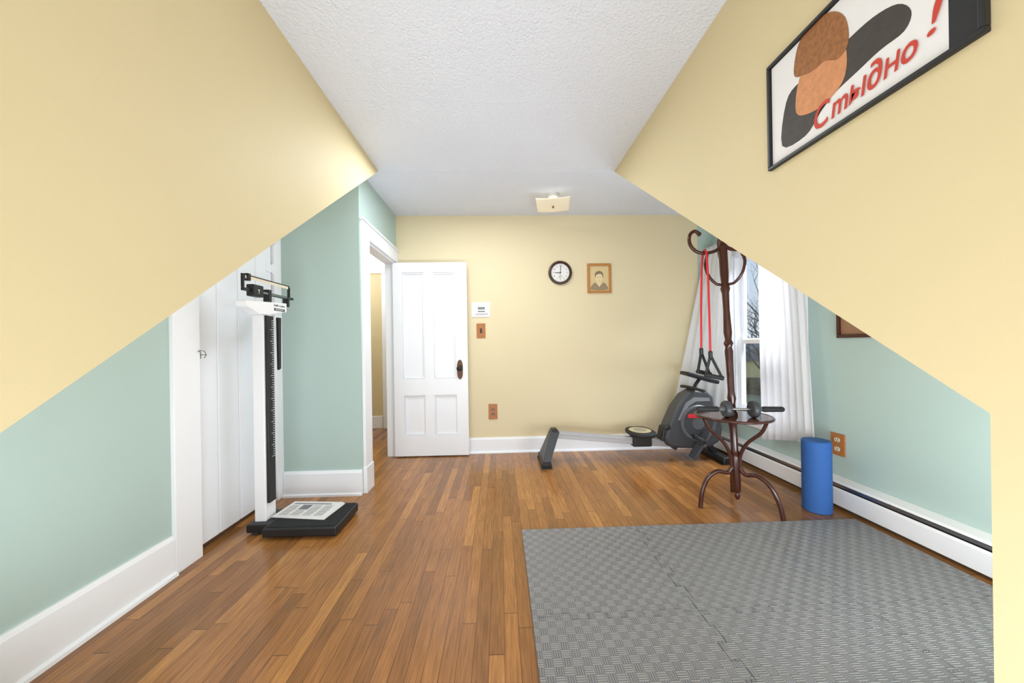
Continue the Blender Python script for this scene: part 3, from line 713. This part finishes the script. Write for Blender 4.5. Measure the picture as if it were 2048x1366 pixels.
# resistance band
h0 = CP(.13, PI, 1.737)
rbn = thing('resistance_band', (h0.x, h0.y, .86), 'red resistance band with black handles hanging from the coat rack hook', 'resistance band')
pA = (h0.x-.014, 2.412, 1.06); pB = (h0.x+.01, 2.345, 1.04)
pts = cr([pA, (h0.x-.012, 2.408, 1.4), (h0.x-.006, 2.402, 1.68), (h0.x, 2.396, 1.745), (h0.x, 2.38, 1.757), (h0.x, 2.364, 1.745), (h0.x+.004, 2.358, 1.68), (h0.x+.008, 2.35, 1.4), pB], 8)
build('tube', MB().tube(pts, .007, 8), RED, rbn, smooth=True)
for (p, tw) in ((pA, .25), (pB, -.3)):
    p = V(p); d = V((math.cos(tw), math.sin(tw), 0))
    s1, s2 = p+d*(-.03)+V((0, 0, -.13)), p+d*.07+V((0, 0, -.155))
    build('clip', MB().lathe([(.008, -.02), (.013, -.01), (.013, .025), (.008, .03)], Matrix.Translation(p), 12), BLK, rbn, smooth=True)
    build('strap', MB().bar(p, s1, .018, .005, up=(0, 1, 0)).bar(p, s2, .018, .005, up=(0, 1, 0)), RUB, rbn)
    build('grip', MB().tube([s1-d*.008, s1+(s2-s1)*.5, s2+d*.008], .0145, 12), RUB, rbn, .003, smooth=True)
# ab roller on shelf
da = V((1, -.14, 0)).normalized(); co = V((1.575, 2.288, .628+.0565))
ar = thing('ab_roller', (co.x, co.y, .628), 'grey twin wheeled exercise roller with black grips on coat rack shelf', 'exercise roller')
build('axle', MB().tube([co-da*.24, co+da*.24], .008, 10), STEEL, ar, smooth=True)
for s_ in (-1, 1):
    build('grip', MB().tube([co+da*s_*.135, co+da*s_*.145, co+da*s_*.26, co+da*s_*.268], [.014, .0185, .0175, .013], 14), RUB, ar, smooth=True)
    Mw = axis_basis(co+da*s_*.085, da)
    wh = build('wheel', MB().lathe([(0, -.012), (.03, -.014), (.05, -.018), (.056, -.01), (.056, .01), (.05, .018), (.03, .014), (0, .012)], Mw, 32), GRY, ar, smooth=True)
    build('hub_cap', MB().lathe([(.022, .011*s_), (.02, .03*s_), (.012, .048*s_)], Mw, 18), LGRY, wh, smooth=True)
# foam roller
fr = thing('foam_roller', (2.095, 2.295, 0), 'upright blue foam roller standing beside the heater', 'foam roller')
build('foam', MB().lathe([(0, 0), (.074, 0), (.08, .006), (.08, .462), (.074, .468), (0, .468)], Matrix.Translation((2.095, 2.295, 0)), 40), BLUE, fr, smooth=True)
# ------------------------------------------------------------------ curtains
rd = thing('curtain_rod', (2.23, 3.08, 2.13), 'thin white curtain rod across the top of the window', 'curtain rod')
build('rod', MB().tube([(2.235, 2.52, 2.13), (2.235, 3.72, 2.13)], .008, 10), WHT, rd, smooth=True)
for yy in (2.56, 3.69): build('bracket', MB().box(2.235, XR, yy-.008, yy+.008, 2.12, 2.14), WHT, rd)
def curtain(t0, t1, b0, b1, folds, amp, label):
    t0, t1, b0, b1 = V(t0), V(t1), V(b0), V(b1); rows = []; nu, nv = folds*10, 26
    for j in range(nv+1):
        v = j/nv; row = []
        L_, R_ = t0.lerp(b0, v**1.15), t1.lerp(b1, v**.9)
        dn = (R_-L_); n = V((dn.y, -dn.x, 0)).normalized()
        for i in range(nu+1):
            u = i/nu
            p = L_.lerp(R_, u)+n*(amp*(.45+.55*v)*math.sin(2*PI*folds*u+.5*math.sin(3*v+u*4))+.3*amp*math.sin(5.3*u*folds+v*2))
            row.append(p)
        rows.append(row)
    o = build('curtain', MB().grid(rows), CURT, smooth=True, solid=.0015)
    tag(o, label, 'curtain', 'sheer window curtains'); return o
curtain((2.2, 3.69, 2.125), (2.235, 3.33, 2.125), (1.83, 3.70, .45), (2.255, 3.39, .4), 6, .012, 'sheer white curtain flaring out over the rowing machine in the corner')
curtain((2.235, 2.98, 2.125), (2.225, 2.56, 2.125), (2.215, 2.93, .3), (2.2, 2.42, .42), 7, .017, 'sheer white curtain panel nearer the blue foam roller')
# ------------------------------------------------------------------ outdoors
GR = mat('winter_grass', (150, 140, 104), .9, var=(.7, .25))
struct('ground', MB().box(2.6, 80, -30, 90, -3.2, -3.0), GR)
BARK = mat('bark', (110, 98, 88), .9, var=(8, .25))
def tree(x, y, hgt, label, sd):
    rnd = random.Random(sd); t = thing('bare_tree', (x, y, -3), label, 'tree', None)
    m = MB(); m.tube(cr([(x, y, -3), (x+.1, y, -3+hgt*.25), (x-.05, y+.1, -3+hgt*.5)]), [.14-.004*k for k in range(13)], 8)
    build('trunk', m, BARK, t, smooth=True)
    bmx = MB()
    def br(p, d, L_, r, dep):
        q = p+d*L_; mid = (p+q)/2+V((rnd.uniform(-.1, .1), rnd.uniform(-.1, .1), rnd.uniform(0, .1)))*L_
        bmx.tube([p, mid, q], [r, r*.8, r*.55], 5)
        if dep == 0: return
        for k in range(3):
            nd = (d+V((rnd.uniform(-.8, .8), rnd.uniform(-.8, .8), rnd.uniform(-.3, .6)))).normalized()
            br(q if k < 2 else mid, nd, L_*rnd.uniform(.6, .8), r*.5, dep-1)
    top = V((x-.05, y+.1, -3+hgt*.5))
    for k in range(6):
        a = 2*PI*k/6+rnd.random()
        br(top-V((0, 0, hgt*.06*(k % 3))), V((math.cos(a)*.7, math.sin(a)*.7, rnd.uniform(.5, 1))).normalized(), hgt*.2, .05, 4)
    build('branches', bmx, BARK, t)
tree(10.2, 12.5, 7.5, 'leafless tree outside seen through the upper window pane', 3)
tree(13.9, 18.4, 7, 'farther leafless tree outside standing beyond the nearer one', 8)
hs_ = thing('house', (24, 33, -3), 'pale yellow neighbouring house with grey roof seen through lower pane', 'house')
build('wall', MB().box(20, 30, 31, 38, -3, -.6), mat('yellow_siding', (222, 208, 150), .8), hs_)
build('roof', MB().prism([(19.6, -.6), (30.4, -.6), (25, 1.5)], 'y', 30.7, 38.3), mat('roof_shingle', (130, 128, 128), .9), hs_)
HG = mat('hedge_brown', (122, 108, 78), .9, bump=(5, 1, .2), var=(3, .4))
hb = MB()
rows = []
for i in range(41):
    r = []
    for j in range(9):
        a = PI*j/8; rr = 1+.18*random.uniform(-1, 1)
        r.append((17+i*.25+.8*math.cos(a)*rr, 30-i*.25+.3*random.uniform(-1, 1), -3.02+1.2*math.sin(a)*rr))
    rows.append(r)
tag(build('hedge', hb.grid(rows), HG, smooth=True), 'brown winter hedge outside in front of the neighbouring house', 'hedge')
# ------------------------------------------------------------------ world, lights, camera
w = bpy.data.worlds.new('world'); S.world = w; w.use_nodes = True
nt = w.node_tree; bg = nt.nodes['Background']
tc = nt.nodes.new('ShaderNodeTexCoord'); sx = nt.nodes.new('ShaderNodeSeparateXYZ'); rp = nt.nodes.new('ShaderNodeValToRGB')
nt.links.new(tc.outputs['Generated'], sx.inputs[0]); nt.links.new(sx.outputs[2], rp.inputs[0]); nt.links.new(rp.outputs[0], bg.inputs[0])
rp.color_ramp.elements[0].color = (.66, .77, .87, 1); rp.color_ramp.elements[1].color = (.25, .45, .8, 1)
bg.inputs[1].default_value = 1.0
def area(name, loc, rot, sx_, sy_, e, col=(1, 1, 1)):
    l = bpy.data.lights.new(name, 'AREA'); l.shape = 'RECTANGLE'; l.size = sx_; l.size_y = sy_; l.energy = e; l.color = col
    o = bpy.data.objects.new(name, l); C.objects.link(o); o.location = loc; o.rotation_euler = rot; return o
def point(name, loc, e, r, col=(1, 1, 1)):
    l = bpy.data.lights.new(name, 'POINT'); l.energy = e; l.shadow_soft_size = r; l.color = col
    o = bpy.data.objects.new(name, l); C.objects.link(o); o.location = loc; return o
COOL = (.89, .94, 1)
area('dormer_daylight', (0, YF, 1.35), (PI/2, 0, 0), 1.15, 1.4, 13, COOL)
wl = area('window_daylight', (2.95, 3.05, 2.75), (0, 0, 0), 1.1, 1.0, 190, COOL)
wl.rotation_euler = V((-.75, 0, -.6)).to_track_quat('-Z', 'Y').to_euler()
area('room_fill', (-.25, 2.65, CH-.03), (0, 0, 0), .9, .7, 24, COOL)  # added fill light under the ceiling, no fixture there
area('bounce_fill', (0, .25, .1), (2.6, 0, 0), 1.2, .8, 37, COOL)  # added fill on the floor below the frame, brightens the ceiling
area('right_eave_fill', (1.62, .68, .5), (PI/2+.62, 0, 0), 1.1, .6, 40, COOL)  # added unseen fill at the right knee wall, lifts ceiling and left wall
area('left_eave_fill', (-1.1, .68, .5), (PI/2+.62, 0, -.35), .4, .6, 14, COOL)  # added hidden fill at the left knee wall, evens out the room
point('ceiling_bulb', (L0.x, L0.y, CH-.06), .12, .03, (1, .9, .75))
point('hall_fill', (-2.1, 4.2, 2.2), 28, .15, (.95, .97, 1))  # added fill to brighten the hall, no fixture modelled
S.view_settings.view_transform = 'Standard'
cd = bpy.data.cameras.new('camera'); co_ = bpy.data.objects.new('camera', cd); C.objects.link(co_)
ZF, ZX, ZY = 1.0, 1024, 683
cd.sensor_width = 36; cd.sensor_fit = 'HORIZONTAL'; cd.lens = F/2048*36*ZF; cd.shift_x = ZF*(ZX-1024)/2048; cd.shift_y = -ZF*(ZY-690)/2048; cd.clip_start = .02; cd.clip_end = 300
co_.matrix_world = Matrix.Translation((0, 0, H)) @ RC.to_4x4()
S.camera = co_
